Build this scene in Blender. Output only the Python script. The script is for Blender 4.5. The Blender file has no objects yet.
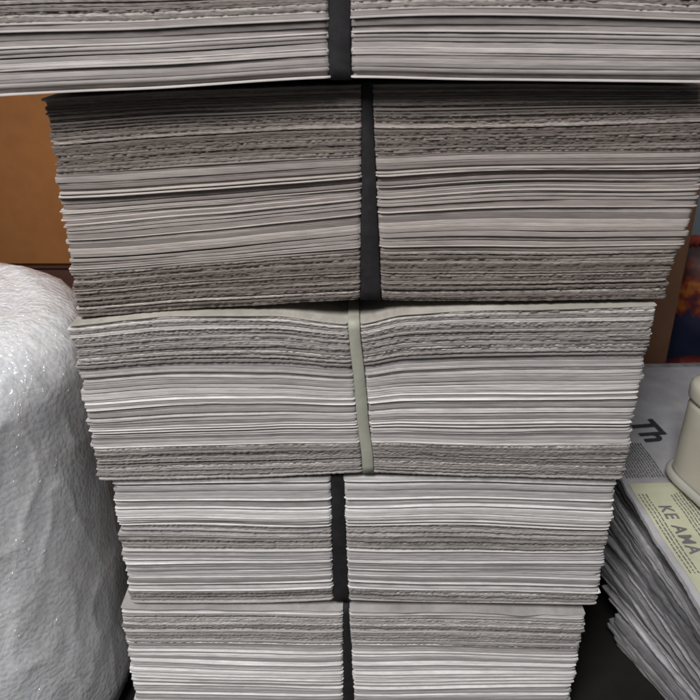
import bpy, bmesh, math, random
from mathutils import Vector, noise
random.seed(7)
S = bpy.context.scene
C = S.collection
S.view_settings.view_transform = 'Standard'; S.view_settings.look = 'None'; S.view_settings.exposure = 0

# ------------------------------------------------------------------ materials
def nm(name):
    m = bpy.data.materials.new(name); m.use_nodes = True
    nt = m.node_tree; b = nt.nodes['Principled BSDF']
    return m, nt, b
def node(nt, t, **kw):
    n = nt.nodes.new(t)
    for k, v in kw.items(): setattr(n, k, v)
    return n
def ramp(nt, stops):
    r = node(nt, 'ShaderNodeValToRGB')
    e = r.color_ramp.elements
    e[0].position, e[0].color = stops[0][0], (*stops[0][1], 1)
    e[1].position, e[1].color = stops[-1][0], (*stops[-1][1], 1)
    for p, c in stops[1:-1]:
        x = e.new(p); x.color = (*c, 1)
    return r
def coords(nt, scale, src='Object'):
    tc = node(nt, 'ShaderNodeTexCoord'); mp = node(nt, 'ShaderNodeMapping')
    mp.inputs['Scale'].default_value = scale
    nt.links.new(tc.outputs[src], mp.inputs['Vector']); return mp.outputs['Vector']
def ntex(nt, vec, scale=1, detail=4, rough=.6, typ='FBM'):
    n = node(nt, 'ShaderNodeTexNoise')
    n.noise_type = typ
    n.inputs['Scale'].default_value = scale; n.inputs['Detail'].default_value = detail; n.inputs['Roughness'].default_value = rough
    nt.links.new(vec, n.inputs['Vector']); return n
def mixc(nt, a, b, fac, mode='MIX'):
    n = node(nt, 'ShaderNodeMix', data_type='RGBA', blend_type=mode)
    def put(i, v):
        if isinstance(v, tuple): n.inputs[i].default_value = (*v, 1) if len(v) == 3 else v
        elif isinstance(v, (int, float)): n.inputs[i].default_value = v
        else: nt.links.new(v, n.inputs[i])
    put(6, a); put(7, b); put(0, fac)
    return n.outputs[2]
def bump(nt, b, h, strength=.3, dist=.001, coat=False):
    n = node(nt, 'ShaderNodeBump'); n.inputs['Strength'].default_value = strength; n.inputs['Distance'].default_value = dist
    nt.links.new(h, n.inputs['Height'])
    if b: nt.links.new(n.outputs[0], b.inputs['Normal'])
    if coat: nt.links.new(n.outputs[0], b.inputs['Coat Normal'])
    return n.outputs[0]

def paper_mat(name, stops, streak, rough=.9, stain=.5, zs=1500, tint=(1, 1, 1), bs=.2):
    m, nt, b = nm(name)
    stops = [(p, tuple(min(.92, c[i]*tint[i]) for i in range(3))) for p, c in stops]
    oi = node(nt, 'ShaderNodeObjectInfo')
    r = ramp(nt, stops); nt.links.new(oi.outputs['Random'], r.inputs[0])
    tc = node(nt, 'ShaderNodeTexCoord'); add = node(nt, 'ShaderNodeVectorMath', operation='ADD')
    cmb = node(nt, 'ShaderNodeCombineXYZ'); mul = node(nt, 'ShaderNodeMath', operation='MULTIPLY'); mul.inputs[1].default_value = 37
    nt.links.new(oi.outputs['Random'], mul.inputs[0]); nt.links.new(mul.outputs[0], cmb.inputs[0])
    nt.links.new(tc.outputs['Object'], add.inputs[0]); nt.links.new(cmb.outputs[0], add.inputs[1])
    mp = node(nt, 'ShaderNodeMapping'); mp.inputs['Scale'].default_value = (70, 70, zs)
    nt.links.new(add.outputs[0], mp.inputs['Vector'])
    n1 = ntex(nt, mp.outputs[0], 1, 3, .7)
    mp2 = node(nt, 'ShaderNodeMapping'); mp2.inputs['Scale'].default_value = (14, 14, 60)
    nt.links.new(add.outputs[0], mp2.inputs['Vector'])
    n2 = ntex(nt, mp2.outputs[0], 1, 4, .65)
    r1 = ramp(nt, [(.3, (1-streak,)*3), (.62, (1, 1, 1))]); nt.links.new(n1.outputs[0], r1.inputs[0])
    r2 = ramp(nt, [(.32, (1-stain, 1-stain*1.04, 1-stain*1.06)), (.62, (1, 1, 1))]); nt.links.new(n2.outputs[0], r2.inputs[0])
    c = mixc(nt, r.outputs[0], r1.outputs[0], 1., 'MULTIPLY')
    c = mixc(nt, c, r2.outputs[0], 1., 'MULTIPLY')
    nt.links.new(c, b.inputs['Base Color'])
    b.inputs['Roughness'].default_value = rough; b.inputs['Specular IOR Level'].default_value = .1
    bump(nt, b, n1.outputs[0], bs, .0004)
    return m
FOLD = [(0, (.31, .295, .29)), (.35, (.43, .415, .41)), (.7, (.55, .532, .525)), (.9, (.68, .662, .65)), (1, (.80, .782, .765))]
RAG = [(0, (.29, .267, .252)), (.5, (.43, .405, .385)), (.8, (.57, .545, .518)), (1, (.80, .78, .75))]
EDGE = [(0, (.71, .695, .68)), (.5, (.79, .775, .76)), (1, (.88, .865, .85))]
def paper_set(tag_, tint):  # tint mixes paper tone with a painted light gradient down the stack
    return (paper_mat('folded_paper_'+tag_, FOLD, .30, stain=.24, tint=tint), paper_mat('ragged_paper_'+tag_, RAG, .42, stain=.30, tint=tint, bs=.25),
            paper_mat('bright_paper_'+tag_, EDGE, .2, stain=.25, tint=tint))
P_brown_dim = paper_set('brownish_dim', (.74, .685, .655))  # browner paper, darkened further to paint the dim upper stack
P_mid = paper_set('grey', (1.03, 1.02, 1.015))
P_pale_lit = paper_set('pale', (1.06, 1.065, 1.07))  # paler paper, with the brighter light low in the stack painted in
P_top_dim = paper_set('upper_dim', (.79, .755, .74))  # darkened: weaker light at the top of the stack painted into the paper
M_cover = paper_mat('cream_paper', [(0, (.52, .495, .44)), (.5, (.54, .515, .46)), (1, (.56, .53, .47))], .2, stain=.3)
M_plaincover = paper_mat('grey_cover_paper', [(0, (.46, .445, .43)), (.5, (.48, .465, .45)), (1, (.50, .485, .47))], .2, stain=.35)
M_news = paper_mat('newsprint', [(0, (.20, .20, .21)), (.5, (.40, .40, .415)), (1, (.72, .72, .74))], .45, stain=.4, bs=.1)
M_newstop = paper_mat('printed_newsprint', [(0, (.50, .50, .52)), (.5, (.52, .52, .54)), (1, (.54, .54, .56))], .1, stain=.3, bs=.05)

def plain(name, col, rough=.5, var=.15, scale=60, bs=.1, spec=.4):
    m, nt, b = nm(name)
    n = ntex(nt, coords(nt, (scale,)*3), 1, 4, .65)
    r = ramp(nt, [(.3, tuple(c*(1-var) for c in col)), (.7, tuple(min(1, c*(1+var)) for c in col))])
    nt.links.new(n.outputs[0], r.inputs[0]); nt.links.new(r.outputs[0], b.inputs['Base Color'])
    b.inputs['Roughness'].default_value = rough; b.inputs['Specular IOR Level'].default_value = spec
    if bs: bump(nt, b, n.outputs[0], bs, .001)
    return m
M_black = plain('black_rubber', (.020, .019, .021), .7, .3, 120, .3, .25)
M_pale = plain('pale_strap', (.36, .36, .30), .5, .12, 120, .2)
M_floor = plain('dark_floor', (.016, .015, .014), .85, .3, 15, .2, .15)
M_wall = plain('grey_blue_wall', (.26, .31, .36), .85, .08, 8, .2)
M_ink = plain('black_ink', (.04, .04, .045), .8, .1, 60, 0)
M_greyink = plain('grey_ink', (.15, .15, .15), .8, .2, 60, 0)
M_green = plain('yellow_green_print', (.53, .54, .39), .8, .12, 40, .05)
M_tape = plain('brown_tape', (.20, .10, .04), .3, .1, 30, .05)
M_red = plain('red_print', (.20, .03, .02), .4, .2, 60, .05)
M_jar = plain('dark_blue_plastic', (.015, .022, .06), .3, .3, 60, .03)

def card_mat(name, col):
    m, nt, b = nm(name)
    n = ntex(nt, coords(nt, (90, 90, 90)), 1, 4, .6)
    n2 = ntex(nt, coords(nt, (9, 9, 9)), 1, 5, .6)
    r = ramp(nt, [(.3, tuple(c*.93 for c in col)), (.7, tuple(c*1.05 for c in col))]); nt.links.new(n.outputs[0], r.inputs[0])
    r2 = ramp(nt, [(.3, (.74, .72, .70)), (.65, (1, 1, 1))]); nt.links.new(n2.outputs[0], r2.inputs[0])
    nt.links.new(mixc(nt, r.outputs[0], r2.outputs[0], 1., 'MULTIPLY'), b.inputs['Base Color'])
    b.inputs['Roughness'].default_value = .8; b.inputs['Specular IOR Level'].default_value = .2
    bump(nt, b, n.outputs[0], .08, .001)
    return m
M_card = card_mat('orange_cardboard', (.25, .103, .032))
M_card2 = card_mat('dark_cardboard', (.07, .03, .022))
M_card3 = card_mat('brown_cardboard', (.18, .092, .053))

def wrap_mat():
    m, nt, b = nm('bubble_film')
    v = coords(nt, (1, 1, 1)); vst = coords(nt, (1, 1, .5))
    nd = ntex(nt, v, 60, 2, .5)
    dv = node(nt, 'ShaderNodeVectorMath', operation='MULTIPLY_ADD'); dv.inputs[1].default_value = (.008,)*3
    nt.links.new(nd.outputs['Color'], dv.inputs[0]); nt.links.new(v, dv.inputs[2])
    vo = node(nt, 'ShaderNodeTexVoronoi', feature='SMOOTH_F1'); vo.inputs['Scale'].default_value = 270; vo.inputs['Randomness'].default_value = .7
    vo.inputs['Smoothness'].default_value = .15
    nt.links.new(dv.outputs[0], vo.inputs['Vector'])
    n2 = ntex(nt, vst, 62, 3, .55); n2.inputs['Distortion'].default_value = .8
    s = node(nt, 'ShaderNodeMath', operation='SUBTRACT'); s.inputs[1].default_value = .5; nt.links.new(n2.outputs[0], s.inputs[0])
    a = node(nt, 'ShaderNodeMath', operation='ABSOLUTE'); nt.links.new(s.outputs[0], a.inputs[0])
    crease = ramp(nt, [(0, (1, 1, 1)), (.012, (.4, .4, .4)), (.045, (0, 0, 0))]); nt.links.new(a.outputs[0], crease.inputs[0])
    n3 = ntex(nt, v, 26, 6, .72)
    base = ramp(nt, [(.32, (.84, .865, .90)), (.5, (.94, .95, .965)), (.62, (.99, .99, .99))]); nt.links.new(n3.outputs[0], base.inputs[0])
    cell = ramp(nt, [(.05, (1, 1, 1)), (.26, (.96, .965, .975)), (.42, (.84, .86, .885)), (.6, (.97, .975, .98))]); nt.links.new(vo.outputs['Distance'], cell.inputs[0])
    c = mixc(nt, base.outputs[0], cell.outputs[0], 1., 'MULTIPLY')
    c = mixc(nt, c, (.99, .99, .995), crease.outputs[0])
    nt.links.new(c, b.inputs['Base Color'])
    b.inputs['Roughness'].default_value = .4; b.inputs['Specular IOR Level'].default_value = .5
    b.inputs['Coat Weight'].default_value = 1; b.inputs['Coat Roughness'].default_value = .09; b.inputs['Coat IOR'].default_value = 1.7
    b.inputs['Subsurface Weight'].default_value = .4; b.inputs['Subsurface Radius'].default_value = (.005, .0053, .0056); b.inputs['Subsurface Scale'].default_value = .6
    h = node(nt, 'ShaderNodeMath', operation='MULTIPLY_ADD'); h.inputs[1].default_value = -1
    cr = node(nt, 'ShaderNodeMath', operation='MULTIPLY'); cr.inputs[1].default_value = .35; nt.links.new(crease.outputs[0], cr.inputs[0])
    nt.links.new(vo.outputs['Distance'], h.inputs[0]); nt.links.new(cr.outputs[0], h.inputs[2])
    bump(nt, b, h.outputs[0], .17, .0014)
    nb = node(nt, 'ShaderNodeBump'); nb.inputs['Strength'].default_value = 1; nb.inputs['Distance'].default_value = .0024
    nt.links.new(h.outputs[0], nb.inputs['Height']); nt.links.new(nb.outputs[0], b.inputs['Coat Normal'])
    return m
M_wrap = wrap_mat()

# ------------------------------------------------------------------ helpers
def link_mesh(name, verts, faces, mat, parent=None, smooth=True):
    me = bpy.data.meshes.new(name); me.from_pydata(verts, [], faces); me.update()
    bm = bmesh.new(); bm.from_mesh(me); bmesh.ops.recalc_face_normals(bm, faces=bm.faces); bm.to_mesh(me); bm.free()
    me.materials.append(mat)
    if smooth: me.polygons.foreach_set('use_smooth', [True]*len(me.polygons))
    o = bpy.data.objects.new(name, me); C.objects.link(o)
    if parent: o.parent = parent
    return o
def thing(name, label, cat, loc=(0, 0, 0), rz=0, group=None):
    o = bpy.data.objects.new(name, None); C.objects.link(o); o.empty_display_size = .02
    o.location = loc; o.rotation_euler = (0, 0, rz); tag(o, label, cat, group); return o
def tag(o, label, cat, group=None):
    o['label'] = label; o['category'] = cat
    if group: o['group'] = group
def structure(o): o['kind'] = 'structure'
def box(name, mn, mx, mat, parent=None, bev=.003, seg=2):
    bm = bmesh.new(); bmesh.ops.create_cube(bm, size=1)
    for v in bm.verts:
        v.co = Vector([(mn[i]+mx[i])/2 + v.co[i]*(mx[i]-mn[i]) for i in range(3)])
    if bev: bmesh.ops.bevel(bm, geom=bm.edges[:], offset=bev, segments=seg, affect='EDGES')
    me = bpy.data.meshes.new(name); bm.to_mesh(me); bm.free(); me.materials.append(mat)
    o = bpy.data.objects.new(name, me); C.objects.link(o)
    if parent: o.parent = parent
    return o
def sq_lathe(name, prof, mat, parent=None, n=120, p=4.5):
    vs, fs = [], []
    for i in range(n):
        a = 2*math.pi*i/n
        c, s = math.cos(a), math.sin(a)
        k = (abs(c)**p+abs(s)**p)**(-1/p)
        for r, z in prof: vs.append((r*k*c, r*k*s, z))
    k = len(prof)
    for i in range(n):
        j = (i+1) % n
        for q in range(k-1): fs.append((i*k+q, j*k+q, j*k+q+1, i*k+q+1))
    return link_mesh(name, vs, fs, mat, parent)
def curve(pts):
    def f(x):
        if x <= pts[0][0]: return pts[0][1]
        if x >= pts[-1][0]: return pts[-1][1]
        for i in range(len(pts)-1):
            if pts[i][0] <= x <= pts[i+1][0]: break
        x0, z0 = pts[i]; x1, z1 = pts[i+1]
        t = (x-x0)/(x1-x0); h = x1-x0
        m0 = (z1-pts[i-1][1])/(x1-pts[i-1][0]) if i > 0 else (z1-z0)/h
        m1 = (pts[i+2][1]-z0)/(pts[i+2][0]-x0) if i+2 < len(pts) else (z1-z0)/h
        m0 *= .6; m1 *= .6
        return (2*t**3-3*t*t+1)*z0+(t**3-2*t*t+t)*h*m0+(-2*t**3+3*t*t)*z1+(t**3-t*t)*h*m1
    return f
def N(*a): return noise.noise(Vector(a))
def sstep(t): t = max(0, min(1, t)); return t*t*(3-2*t)

def sheet_mesh(name, xl, xr, yb, zb, zt, yf, kind, nseg, mat, parent):
    vs, fs = [], []
    K = 8
    for i in range(nseg+1):
        x = xl+(xr-xl)*i/nseg
        b, t, y = zb(x), zt(x), yf(x)
        h = max(t-b, .0003); m = (b+t)/2
        if kind == 'fold':
            r = min(h*.25, .0002)
            pr = [(y+r, t), (y+r*.2, t-r*.5), (y, t-r*1.1), (y+.00005, b+r*1.1), (y+r*.2, b+r*.5), (y+r, b)]
        elif kind == 'round':
            r = min(h*.45, .0006)
            pr = [(y+r*1.1, t), (y+r*.35, t-h*.13), (y, m+h*.13), (y, m-h*.13), (y+r*.35, b+h*.13), (y+r*1.1, b)]
        else:
            j = .0003*N(x*400, b*900, 3)
            pr = [(y+.0002, t), (y, t-h*.12), (y+.0001+j, m+h*.1), (y+.0002-j, m-h*.1), (y+.0001, b+h*.12), (y+.0003, b)]
        pr += [(yb, b), (yb, t)]
        for p in pr: vs.append((x, p[0], p[1]))
    for i in range(nseg):
        for k in range(K):
            k2 = (k+1) % K
            fs.append((i*K+k, (i+1)*K+k, (i+1)*K+k2, i*K+k2))
    fs.append(tuple(range(K))); fs.append(tuple(nseg*K+k for k in range(K)))
    o = link_mesh(name, vs, fs, mat, parent)
    for p in o.data.polygons:
        if abs(p.normal.z) > .8 or len(p.vertices) > 4: p.use_smooth = False
    return o

# ------------------------------------------------------------------ the tied bundles
def bundle(label, seed, cx, half, yfront, bot, top, zones, sx, sw, strap_mat, strap_label, mats, depth=.21,
           edge=lambda f: (0, 0), yoff=lambda f: 0, cover=None, base=0, fan=(0, 0)):
    t0 = thing('paper_bundle', label, 'paper bundle', (cx, 0, base), 0, 'tied bundles in the tall stack')
    rnd = random.Random(seed)
    H = top(cx)-bot(cx)
    lst = []
    for fr, kind, th in zones:
        n = max(1, round(fr*H/th)); ws = []
        for _ in range(n):
            if kind == 'f':
                if rnd.random() < .38: ws.append((rnd.uniform(.32, .58), 'e'))
                else: ws.append((rnd.choice((.7, .9, 1, 1.2, 1.5))*rnd.uniform(.88, 1.12), 'f'))
            elif rnd.random() < .14: ws.append((rnd.uniform(.7, 1.1), 'f'))
            else: ws.append((rnd.uniform(.5, 1.4), 'r'))
        s = sum(w[0] for w in ws)
        for w, k in ws: lst.append((fr*w/s, k))
    s = sum(l[0] for l in lst); f = 0
    if cover:
        lst[-1] = (.0009/H*s, 'f')
        s = sum(l[0] for l in lst)
    print('SHEETS', len(lst))
    sxf = lambda f: sx[0]+(sx[1]-sx[0])*f
    swf = lambda f: sw[0]+(sw[1]-sw[0])*f
    def warp(x, f):
        e = 4*f*(1-f)
        u = (x-sx[0])/half
        return f + e*(.045*N(x*7+seed*3.1, f*3.2, seed) + .008*N(x*14+seed, f*8, 5.5+seed) + (fan[0]*-u if u < 0 else fan[1]*u))
    ph = rnd.uniform(0, 50)
    for i, (df, kind) in enumerate(lst):
        df /= s; fa, fb = f, f+df; f = fb
        fm = (fa+fb)/2
        rag = kind == 'r'
        iscover = cover and i == len(lst)-1
        el, er = edge(fm)
        el += .0016*N(fm*9, seed, 3.3); er += .0016*N(fm*9, seed, 7.3)
        xl = cx-half+el+rnd.gauss(0, .0006); xr = cx+half+er+rnd.gauss(0, .0006)
        if rag: yj = max(-.001, min(.0014, rnd.gauss(.0004, .0004)))
        elif kind == 'e': yj = rnd.uniform(-.0009, .0002)
        else: yj = max(-.0008, min(.0018, rnd.gauss(.0005, .0005)))
        yj += yoff(fm)
        sd = rnd.uniform(0, 100)
        gap = rnd.uniform(.02, .10) if rag else rnd.choice((.02, .03, .05, .08, .14, .22))
        def zz(x, ff): return bot(x)+(top(x)-bot(x))*warp(x, ff)-base
        c0 = sxf(fm); w0 = swf(fm)/2
        def amp(x): return 1-math.exp(-((x-c0)/.02)**2)
        hh = df*H
        def zb(x, fa=fa, rag=rag, sd=sd, hh=hh):
            z = zz(x, fa)
            d = (.08*N(x*80, sd, 1)+.08*N(x*260, sd, 2)+.07*N(x*600, sd, 2)) if rag else .05*N(x*22, sd, 1)
            return z+hh*d*amp(x)
        def zt(x, fb=fb, rag=rag, sd=sd, hh=hh, gap=gap):
            z = zz(x, fb)
            d = (.08*N(x*80, sd+9, 1)+.08*N(x*260, sd+9, 2)+.07*N(x*600, sd+9, 2)) if rag else .05*N(x*22, sd+9, 1)
            return z-hh*gap*(.4+.6*amp(x))*(1+1.2*N(x*14, sd, 8))+hh*d*amp(x)
        def yf(x, rag=rag, sd=sd, yj=yj, c0=c0, w0=w0, iscover=iscover):
            y = yfront+yj+.0010*N(x*7, sd, 4)+.003*N(x*3+ph, seed, 7)
            if rag: y += .0003*N(x*60, sd, 5)+.0003*N(x*190, sd, 6)+.0006*N(x*620, sd, 8)
            else: y += .0002*N(x*60, sd, 5)+.00008*N(x*240, sd, 5)
            if iscover: y += .0016*N(x*24, sd, 2)+.0008*N(x*70, sd, 2)
            d = abs(x-c0)-w0
            y += .0036*(1-sstep((d+.001)/.0018))+.0010*math.exp(-max(d, 0)/.012)
            e = min(x-xl, xr-x); y += .0008*math.exp(-max(e, 0)/.0015)
            return y
        xlc, xrc = xl-cx, xr-cx
        g = lambda F: (lambda x, F=F: F(x+cx))
        mt = mats[1] if rag else (mats[2] if kind == 'e' else mats[0])
        if iscover: mt = cover
        sheet_mesh('ragged_sheet' if rag else 'folded_section', xlc, xrc, yfront+depth+rnd.gauss(0, .001), g(zb), g(zt), g(yf),
                   'rag' if rag else ('fold' if rnd.random() < .92 else 'round'), 340 if rag else 180, mt, t0)
    ys = yfront+.0020
    path = []
    zb0, zt0 = bot(sx[0])-base, top(sx[1])-base
    nst = 22
    for k in range(nst+1):
        q = k/nst; path.append((q, ys+.0005*N(q*5, seed, 3)+yoff(min(.98, max(.02, q)))*.8, zb0+(zt0-zb0)*q))
    yend = yfront+depth
    path[0] = (0, ys, zb0-.0004); path[-1] = (1, ys, zt0+.0002)
    loop = path+[(1, ys+.004, zt0+.0009), (1, yend-.002, zt0+.0009), (1, yend+.0015, zt0-.001), (0, yend+.0015, zb0+.001), (0, yend-.002, zb0-.0009), (0, ys+.004, zb0-.0009)]
    vs, fs = [], []
    L = len(loop)
    for q, y, z in loop:
        c, w = sxf(q)-cx+.0006*N(q*4, seed, 9), swf(q)/2
        w *= 1+.08*N(q*7, seed, 2)
        for s_ in (-1, -.8, .8, 1):
            vs.append((c+s_*w, y+(.0006 if abs(s_) == 1 else 0), z))
    for i in range(L):
        j = (i+1) % L
        for k in range(3): fs.append((i*4+k, i*4+k+1, j*4+k+1, j*4+k))
    st = link_mesh('strap', vs, fs, strap_mat, t0)
    sol = st.modifiers.new('thickness', 'SOLIDIFY'); sol.thickness = .0009; sol.offset = 0
    if strap_label: st['label'] = strap_label
    return t0

B1b = curve([(-.19, .4035), (-.10, .4075), (-.004, .4125), (.06, .4115), (.17, .4105)])
B1t = curve([(-.19, .503), (-.08, .508), (-.004, .504), (.08, .509), (.17, .507)])
B2b = curve([(-.15, .2935), (-.07, .2995), (.0, .3035), (.0108, .3045), (.02, .3035), (.08, .3040), (.16, .3055)])
B2t = curve([(-.15, .4020), (-.07, .4060), (.0077, .4085), (.08, .4090), (.165, .4080)])
B3b = curve([(-.15, .1955), (-.06, .1975), (.0103, .2005), (.08, .1985), (.16, .1965)])
B3t = curve([(-.15, .2915), (-.09, .2975), (-.04, .2975), (.002, .2925), (.03, .2985), (.08, .3010), (.16, .3030)])
B4b = curve([(-.15, .0995), (-.06, .1000), (-.0056, .1015), (.06, .1000), (.16, .0980)])
B4t = curve([(-.15, .1935), (-.06, .1955), (-.0074, .1955), (.06, .1965), (.16, .1935)])
B5b = curve([(-.15, .001), (-.0007, .0015), (.16, .001)])
B5t = curve([(-.15, .0985), (-.06, .0985), (-.0025, .0965), (.06, .0975), (.16, .0930)])

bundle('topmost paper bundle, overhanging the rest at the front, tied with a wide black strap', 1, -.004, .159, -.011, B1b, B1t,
       [(.29, 'f', .0015), (.28, 'r', .0010), (.43, 'f', .0018)], (-.004, -.0055), (.0098, .0080), M_black, None, P_top_dim, base=.4035)
e2r = curve([(0, .0025), (.18, .0025), (.27, .0065), (.55, .0085), (.75, .0060), (1, .0030)])
def edge2(f): return (-.001+.001*f, e2r(f))
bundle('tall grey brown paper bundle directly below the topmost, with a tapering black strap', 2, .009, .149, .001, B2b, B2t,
       [(.23, 'r', .0010), (.47, 'f', .0014), (.30, 'r', .0010)], (.0108, .0077), (.0108, .0040), M_black, None, P_brown_dim, edge=edge2, base=.2935, fan=(-.01, .055))
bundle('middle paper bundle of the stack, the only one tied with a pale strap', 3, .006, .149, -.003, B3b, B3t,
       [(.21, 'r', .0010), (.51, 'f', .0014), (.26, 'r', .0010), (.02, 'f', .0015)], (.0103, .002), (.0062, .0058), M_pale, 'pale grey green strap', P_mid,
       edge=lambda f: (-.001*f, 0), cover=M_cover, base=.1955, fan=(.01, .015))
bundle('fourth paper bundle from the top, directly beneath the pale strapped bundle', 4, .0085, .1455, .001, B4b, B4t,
       [(.12, 'r', .0011), (.36, 'f', .0014), (.16, 'r', .0010), (.36, 'f', .0014)], (-.0056, -.0074), (.0098, .0075), M_black, None, P_pale_lit, base=.0980)
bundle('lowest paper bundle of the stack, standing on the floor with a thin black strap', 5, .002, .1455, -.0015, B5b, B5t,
       [(.5, 'f', .0015), (.2, 'f', .0014), (.24, 'r', .0010), (.06, 'f', .0014)], (-.0005, -.0025), (.0085, .0036), M_black, None, P_pale_lit, cover=M_plaincover)

# ------------------------------------------------------------------ bubble wrap roll
R = .119; HT = .284; BV = .036
roll = thing('bubble_wrap_roll', 'upright roll of crinkled white bubble wrap left of the paper stack', 'bubble wrap', (-.273, .036, 0))
prof = []
for k in range(10): prof.append((R*(.95+.05*sstep(k/5)), .002+.004*k))
for k in range(110): prof.append((R, .042+(HT-.042-BV)*(k+1)/110))
for k in range(1, 24):
    a = k/24*math.pi/2
    prof.append((R-BV+BV*math.cos(a), HT-BV+BV*math.sin(a)))
for k in range(1, 16): prof.append((R-BV-(R-BV-.022)*k/15, HT-.002*math.sin(k/15*6.28*3)**2))
for k in range(1, 6): prof.append((.022-.0005*k, HT-.006-.02*k))
vs, fs = [], []; n = 380; k_ = len(prof)
for i in range(n):
    a = 2*math.pi*i/n
    for r, z in prof:
        p = Vector((r*math.cos(a), r*math.sin(a), z))
        d = .0040*N(p.x*7+3, p.y*7, p.z*5)+.0010*N(p.x*24+4, p.y*24, p.z*16)+.0006*N(p.x*70+4, p.y*70, p.z*50)
        rg = 1-abs(N(p.x*38+7, p.y*38, p.z*22)); d += .0008*(rg**10)
        if r > .03: vs.append((p.x*(1+d/R), p.y*(1+d/R), z+(d*.8 if z > HT-BV else 0)))
        else: vs.append(tuple(p))
for i in range(n):
    j = (i+1) % n
    for q in range(k_-1): fs.append((i*k_+q, j*k_+q, j*k_+q+1, i*k_+q+1))
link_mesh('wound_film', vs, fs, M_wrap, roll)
vs, fs = [], []
na, nz = 30, 60
for i in range(na+1):
    a = math.radians(-155+40*i/na)
    for j in range(nz+1):
        z = .006+(HT-.07)*j/nz
        r = R+.005+.004*(1-i/na)**2*2+.002*N(a*6, z*14, 2)+.0008*(1-abs(N(a*12, z*50, 5)))**5
        vs.append((r*math.cos(a), r*math.sin(a), z+.002*N(a*8, 1, 1)))
for i in range(na):
    for j in range(nz): fs.append((i*(nz+1)+j, (i+1)*(nz+1)+j, (i+1)*(nz+1)+j+1, i*(nz+1)+j+1))
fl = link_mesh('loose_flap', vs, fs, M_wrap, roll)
fl.modifiers.new('t', 'SOLIDIFY').thickness = .0012

# ------------------------------------------------------------------ cardboard boxes behind
def carton(label, mn, mx, mat, tape=True):
    cx, cy = (mn[0]+mx[0])/2, (mn[1]+mx[1])/2
    t = thing('cardboard_box', label, 'box', (cx, cy, mn[2]))
    hx, hy, h = (mx[0]-mn[0])/2, (mx[1]-mn[1])/2, mx[2]-mn[2]
    box('box_body', (-hx, -hy, 0), (hx, hy, h-.003), mat, t, .003)
    box('top_flap', (-hx+.001, -hy+.001, h-.0028), (hx-.001, -.001, h), mat, t, .0008, 1)
    box('top_flap', (-hx+.001, .001, h-.0028), (hx-.001, hy-.001, h), mat, t, .0008, 1)
    if tape:
        box('packing_tape', (-hx-.0006, -.025, h*.72), (hx+.0006, .025, h+.0006), M_tape, t, 0)
    return t
carton('orange brown cardboard box behind and above the bubble wrap roll at the left', (-.52, .27, .230), (-.02, .52, .60), M_card)
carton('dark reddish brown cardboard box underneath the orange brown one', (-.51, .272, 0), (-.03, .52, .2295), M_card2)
carton('tall plain brown cardboard box behind the right edge of the paper stack', (-.01, .272, 0), (.296, .52, .56), M_card3)

# ------------------------------------------------------------------ newspaper pile on the right
PT = .142
rp = random.Random(21)
z = .001; ths = []
while z < PT-.003:
    th = rp.choice((.0012, .0016, .0022, .0032, .0046))*rp.uniform(.9, 1.1); ths.append(th); z += th
sc = (PT-.001)/sum(ths); z = .001
wob = lambda x, zz: (.0018*N(x*9, zz*8, 3)+.0012*N(x*24, zz*20, 6))*min(1, zz/.03)
for i, th in enumerate(ths):
    th *= sc; last = i == len(ths)-1
    dp = 1-z/PT
    phi = math.radians(2.5+18*dp**1.2+2.4*N(z*40, 1, 1)+rp.gauss(0, .9)) if not last else math.radians(2.0)
    px, py = .193+.018*dp+.0025*N(z*55, 4, 1)+rp.gauss(0, .0013), .048-.012*dp
    if last: px, py = .1885, .035
    t = min(.21, max(.004, (.012+.006*rp.random()-.005*dp)/max(.03, math.sin(max(phi, 0)))))
    cxp, cyp = px-t*math.sin(phi), py+t*math.cos(phi)
    sd = rp.uniform(0, 99)
    zb = lambda x, z=z, sd=sd: wob(x, z)
    zt = lambda x, z=z, th=th, sd=sd: th*.95+wob(x, z+th)
    if last:
        zt = lambda x, z=z, th=th: th*.96+wob(x, z+th)+.0024*max(0, N(x*16, 2.2, 8))+.0010*N(x*40, 1, 8)
    yf = lambda x, sd=sd: .0018*N(x*14, sd, 3)+.0009*N(x*80, sd, 4)+.0004*N(x*300, sd, 4)
    lab = ('topmost newspaper of the right hand pile, with bold letters and a yellow green panel' if last else
           'folded newspaper in the right hand pile, underneath the topmost one')
    o = sheet_mesh('folded_newspaper', 0, .34, .25, lambda x, zb=zb, z=z: max(zb(x), -z+.0005), zt, yf,
                   rp.choice(('fold', 'fold', 'rag', 'round')) if not last else 'fold', 150, M_newstop if last else M_news, None)
    tag(o, lab, 'newspaper', None if last else 'newspapers in the right hand pile')
    o.location = (cxp, cyp, z); o.rotation_euler = (0, 0, -math.pi/2+phi)
    top_o, top_zt, top_y = o, zt, cyp
    z += th
def text_part(name, s, size, loc, rz, mat, parent, bold=0, space=1):
    cu = bpy.data.curves.new(name, 'FONT'); cu.body = s; cu.size = size; cu.offset = bold; cu.space_character = space
    tmp = bpy.data.objects.new('tmp', cu); C.objects.link(tmp)
    bpy.context.view_layer.update()
    me = bpy.data.meshes.new_from_object(tmp.evaluated_get(bpy.context.evaluated_depsgraph_get()))
    bpy.data.objects.remove(tmp)
    me.materials.clear(); me.materials.append(mat)
    for v in me.vertices:
        c, s_ = math.cos(rz), math.sin(rz)
        x, y = v.co.x*c-v.co.y*s_+loc[0], v.co.x*s_+v.co.y*c+loc[1]
        v.co = (x, y, top_zt(x)+loc[2])
    o = bpy.data.objects.new(name, me); C.objects.link(o); o.parent = parent; return o
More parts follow.
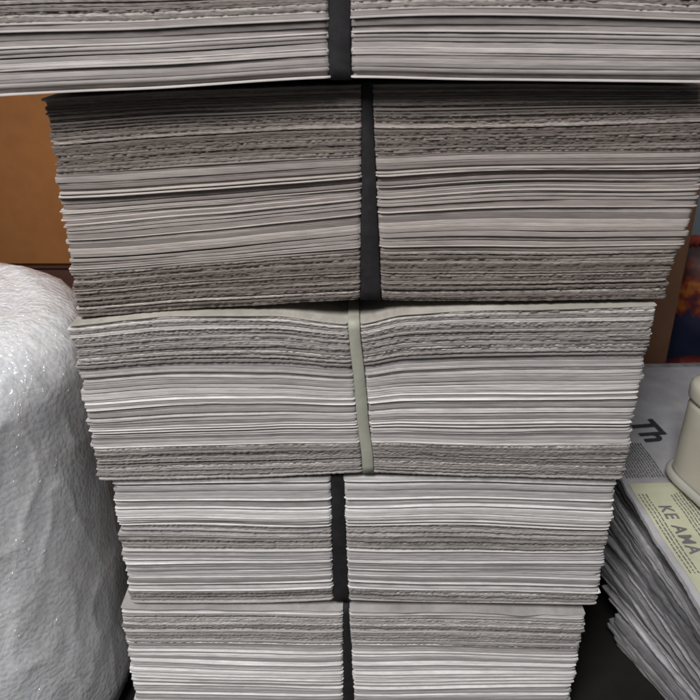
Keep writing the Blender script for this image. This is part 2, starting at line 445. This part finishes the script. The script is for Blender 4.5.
def patch(name, x0, x1, y0, y1, dz, mat, parent, n=80):
    vs, fs = [], []
    for i in range(n+1):
        x = x0+(x1-x0)*i/n
        for y in (y0, y1): vs.append((x, y, top_zt(x)+dz))
    for i in range(n): fs.append((2*i, 2*i+2, 2*i+3, 2*i+1))
    return link_mesh(name, vs, fs, mat, parent)
def print_line(x0, x1, y0, h, dz, mat, parent):
    """a line of print too small to read: a row of word-length marks"""
    vs, fs = [], []; x = x0
    while x < x1:
        w = rp.uniform(.0014, .005)
        xe = min(x+w, x1)
        hh = h*rp.uniform(.8, 1.1)
        k = len(vs)
        for xx, yy in ((x, y0), (xe, y0), (xe, y0+hh), (x, y0+hh)): vs.append((xx, yy, top_zt(xx)+dz))
        fs.append((k, k+1, k+2, k+3)); x = xe+rp.uniform(.0006, .0011)
    return link_mesh('text_line', vs, fs, mat, parent)
lx = lambda yw: top_y-yw
patch('printed_panel', lx(.070), lx(-.090), .0040, .060, .0005, M_green, top_o)
text_part('headline', 'KE', .0120, (lx(.045), .0140, .0010), 0, M_greyink, top_o, .0002, 1.12)
text_part('headline', 'AMA', .0120, (lx(.0245), .0140, .0010), 0, M_greyink, top_o, .0002, 1.16)
for k in range(6): print_line(lx(.060-.004*rp.random()), lx(-.03), .0275+.0022*k, .0008, .0009, M_greyink, top_o)
for k in range(3): print_line(lx(.058), lx(-.02), .0060+.0024*k, .0008, .0009, M_greyink, top_o)
text_part('headline', 'Th', .029, (lx(.152), .034, .0010), .1, M_ink, top_o, .0008)
for k in range(14): print_line(lx(.120), lx(.076), .005+.0020*k, .0008, .0009, M_greyink, top_o)
for k in range(14): print_line(lx(.208), lx(.164), .010+.0024*k, .0010, .0009, M_greyink, top_o)

# ------------------------------------------------------------------ plastic tub on the pile
def plastic(name, col, tr, rough=.25):
    m, nt, b = nm(name)
    n = ntex(nt, coords(nt, (40, 40, 40)), 1, 4, .6)
    r = ramp(nt, [(.3, tuple(c*.94 for c in col)), (.7, tuple(min(1, c*1.03) for c in col))]); nt.links.new(n.outputs[0], r.inputs[0])
    nt.links.new(r.outputs[0], b.inputs['Base Color']); b.inputs['Roughness'].default_value = rough
    b.inputs['Transmission Weight'].default_value = tr; b.inputs['Coat Weight'].default_value = .4; b.inputs['Coat Roughness'].default_value = .1
    return m
M_cup = plastic('cream_plastic', (.56, .53, .44), 0, .3)
M_cream = plastic('pale_cream_plastic', (.62, .59, .49), 0, .3)
M_rim = plastic('greyish_plastic', (.50, .49, .44), .1, .2)
cup = thing('plastic_tub', 'small glossy cream plastic tub with lid standing on the newspaper pile', 'tub', (.2645, .056, PT+.0036), math.radians(14))
cup.scale = (1.02, 1.02, 1.10)
sq_lathe('tub_body', [(0, .003), (.034, .003), (.0380, .004), (.0384, .006), (.0382, .020), (.0378, .040), (.0376, .051), (.0368, .0540), (.033, .0552), (.030, .0554), (.030, .0525), (.034, .050), (.0345, .046), (.0345, .02), (.034, .007), (0, .007)], M_cup, cup)
sq_lathe('base_lip', [(.030, 0), (.0398, 0), (.0412, .0006), (.0418, .0018), (.0418, .0034), (.0412, .0048), (.0402, .0056), (.0388, .0058), (.0386, .003), (.030, .003)], M_rim, cup)
sq_lathe('lid', [(.0352, .0558), (.0376, .0558), (.0383, .0565), (.0386, .058), (.0386, .0625), (.0382, .0650), (.0370, .0668), (.034, .0678), (.020, .068), (0, .068)], M_cream, cup)

# ------------------------------------------------------------------ small colourful things behind the pile
def packet_mat():
    m, nt, b = nm('printed_foil')
    v = coords(nt, (1, 1, 1)); sep = node(nt, 'ShaderNodeSeparateXYZ'); nt.links.new(v, sep.inputs[0])
    n = ntex(nt, v, 55, 3, .6)
    ad = node(nt, 'ShaderNodeMath', operation='MULTIPLY_ADD'); ad.inputs[1].default_value = .10
    nt.links.new(n.outputs[0], ad.inputs[0]); nt.links.new(sep.outputs[2], ad.inputs[2])
    r = ramp(nt, [(.12, (.20, .02, .02)), (.150, (.012, .016, .035)), (.200, (.016, .02, .05)), (.212, (.16, .025, .016)), (.230, (.36, .13, .025)), (.240, (.20, .04, .02)), (.252, (.07, .02, .018)), (.27, (.03, .022, .024))])
    nt.links.new(ad.outputs[0], r.inputs[0]); nt.links.new(r.outputs[0], b.inputs['Base Color'])
    b.inputs['Roughness'].default_value = .4
    return m
pk = thing('snack_packet', 'orange, red and dark blue packet behind the newspaper pile at the right edge', 'packet', (.403, .360, 0))
vs, fs = [], []
nu, nv = 24, 30; PW, PH = .072, .220
for side in (-1, 1):
    for i in range(nu+1):
        for j in range(nv+1):
            u, w = i/nu, j/nv
            th = .024*(max(0, math.sin(math.pi*u))**.5)*(max(0, min(1, (1-w)*6))**.6)*(.6+.4*min(1, w*5))
            vs.append(((u-.5)*2*PW, side*(th+.0006)+.003*N(u*9, w*12, side)*(th > .004), w*PH))
off = (nu+1)*(nv+1)
for s_ in range(2):
    for i in range(nu):
        for j in range(nv):
            a = s_*off+i*(nv+1)+j; fs.append((a, a+nv+1, a+nv+2, a+1))
ob = link_mesh('pouch', vs, fs, packet_mat(), pk)
vs = []; fs = []
for i in range(49):
    x = (i/48-.5)*2*PW
    for zz in (PH-.001, PH+.012): vs.append((x, .0008*(1 if i % 2 else -1), zz))
for i in range(48): fs.append((2*i, 2*i+2, 2*i+3, 2*i+1))
sl = link_mesh('crimped_seal', vs, fs, M_red, pk); sl.modifiers.new('t', 'SOLIDIFY').thickness = .0008
jar = thing('small_jar', 'small dark blue jar with a red lid between packet and newspaper pile', 'jar', (.344, .305, 0))
sq_lathe('jar_body', [(0, 0), (.020, 0), (.0225, .003), (.0230, .02), (.0230, .085), (.0205, .096), (.0170, .100), (.0168, .104), (0, .104)], M_jar, jar, 64, 2)
sq_lathe('lid', [(.0172, .1012), (.0188, .1012), (.0194, .1025), (.0194, .115), (.0184, .118), (0, .1185)], M_red, jar, 64, 2)

# ------------------------------------------------------------------ setting
fo = link_mesh('floor', [(-4, -4, 0), (4, -4, 0), (4, .9, 0), (-4, .9, 0)], [(0, 1, 2, 3)], M_floor, smooth=False); structure(fo)
wa = link_mesh('wall', [(-4, .9, 0), (4, .9, 0), (4, .9, 2.6), (-4, .9, 2.6)], [(0, 1, 2, 3)], M_wall, smooth=False); structure(wa)

# ------------------------------------------------------------------ light, world, camera
def area(name, loc, aim, size, power, col):
    l = bpy.data.lights.new(name, 'AREA'); l.energy = power; l.size = size; l.color = col
    o = bpy.data.objects.new(name, l); C.objects.link(o); o.location = loc
    o.rotation_euler = (Vector(aim)-Vector(loc)).to_track_quat('-Z', 'Y').to_euler(); return o
area('ceiling_lamp', (-.45, -.95, 1.52), (-.06, 0, .10), .62, 31, (1, .975, .965))
w = bpy.data.worlds.new('World'); S.world = w; w.use_nodes = True
bg = w.node_tree.nodes['Background']; bg.inputs[0].default_value = (.93, .95, 1, 1); bg.inputs[1].default_value = .12

cam = bpy.data.cameras.new('camera'); co = bpy.data.objects.new('camera', cam); C.objects.link(co)
co.location = (0, -.356, .445); co.rotation_euler = (math.radians(90-25.3), 0, 0)
cam.sensor_width = 36; cam.lens = 36*750/700; cam.clip_start = .01; cam.clip_end = 50
cam.dof.use_dof = True; cam.dof.focus_distance = .41; cam.dof.aperture_fstop = 20
S.camera = co
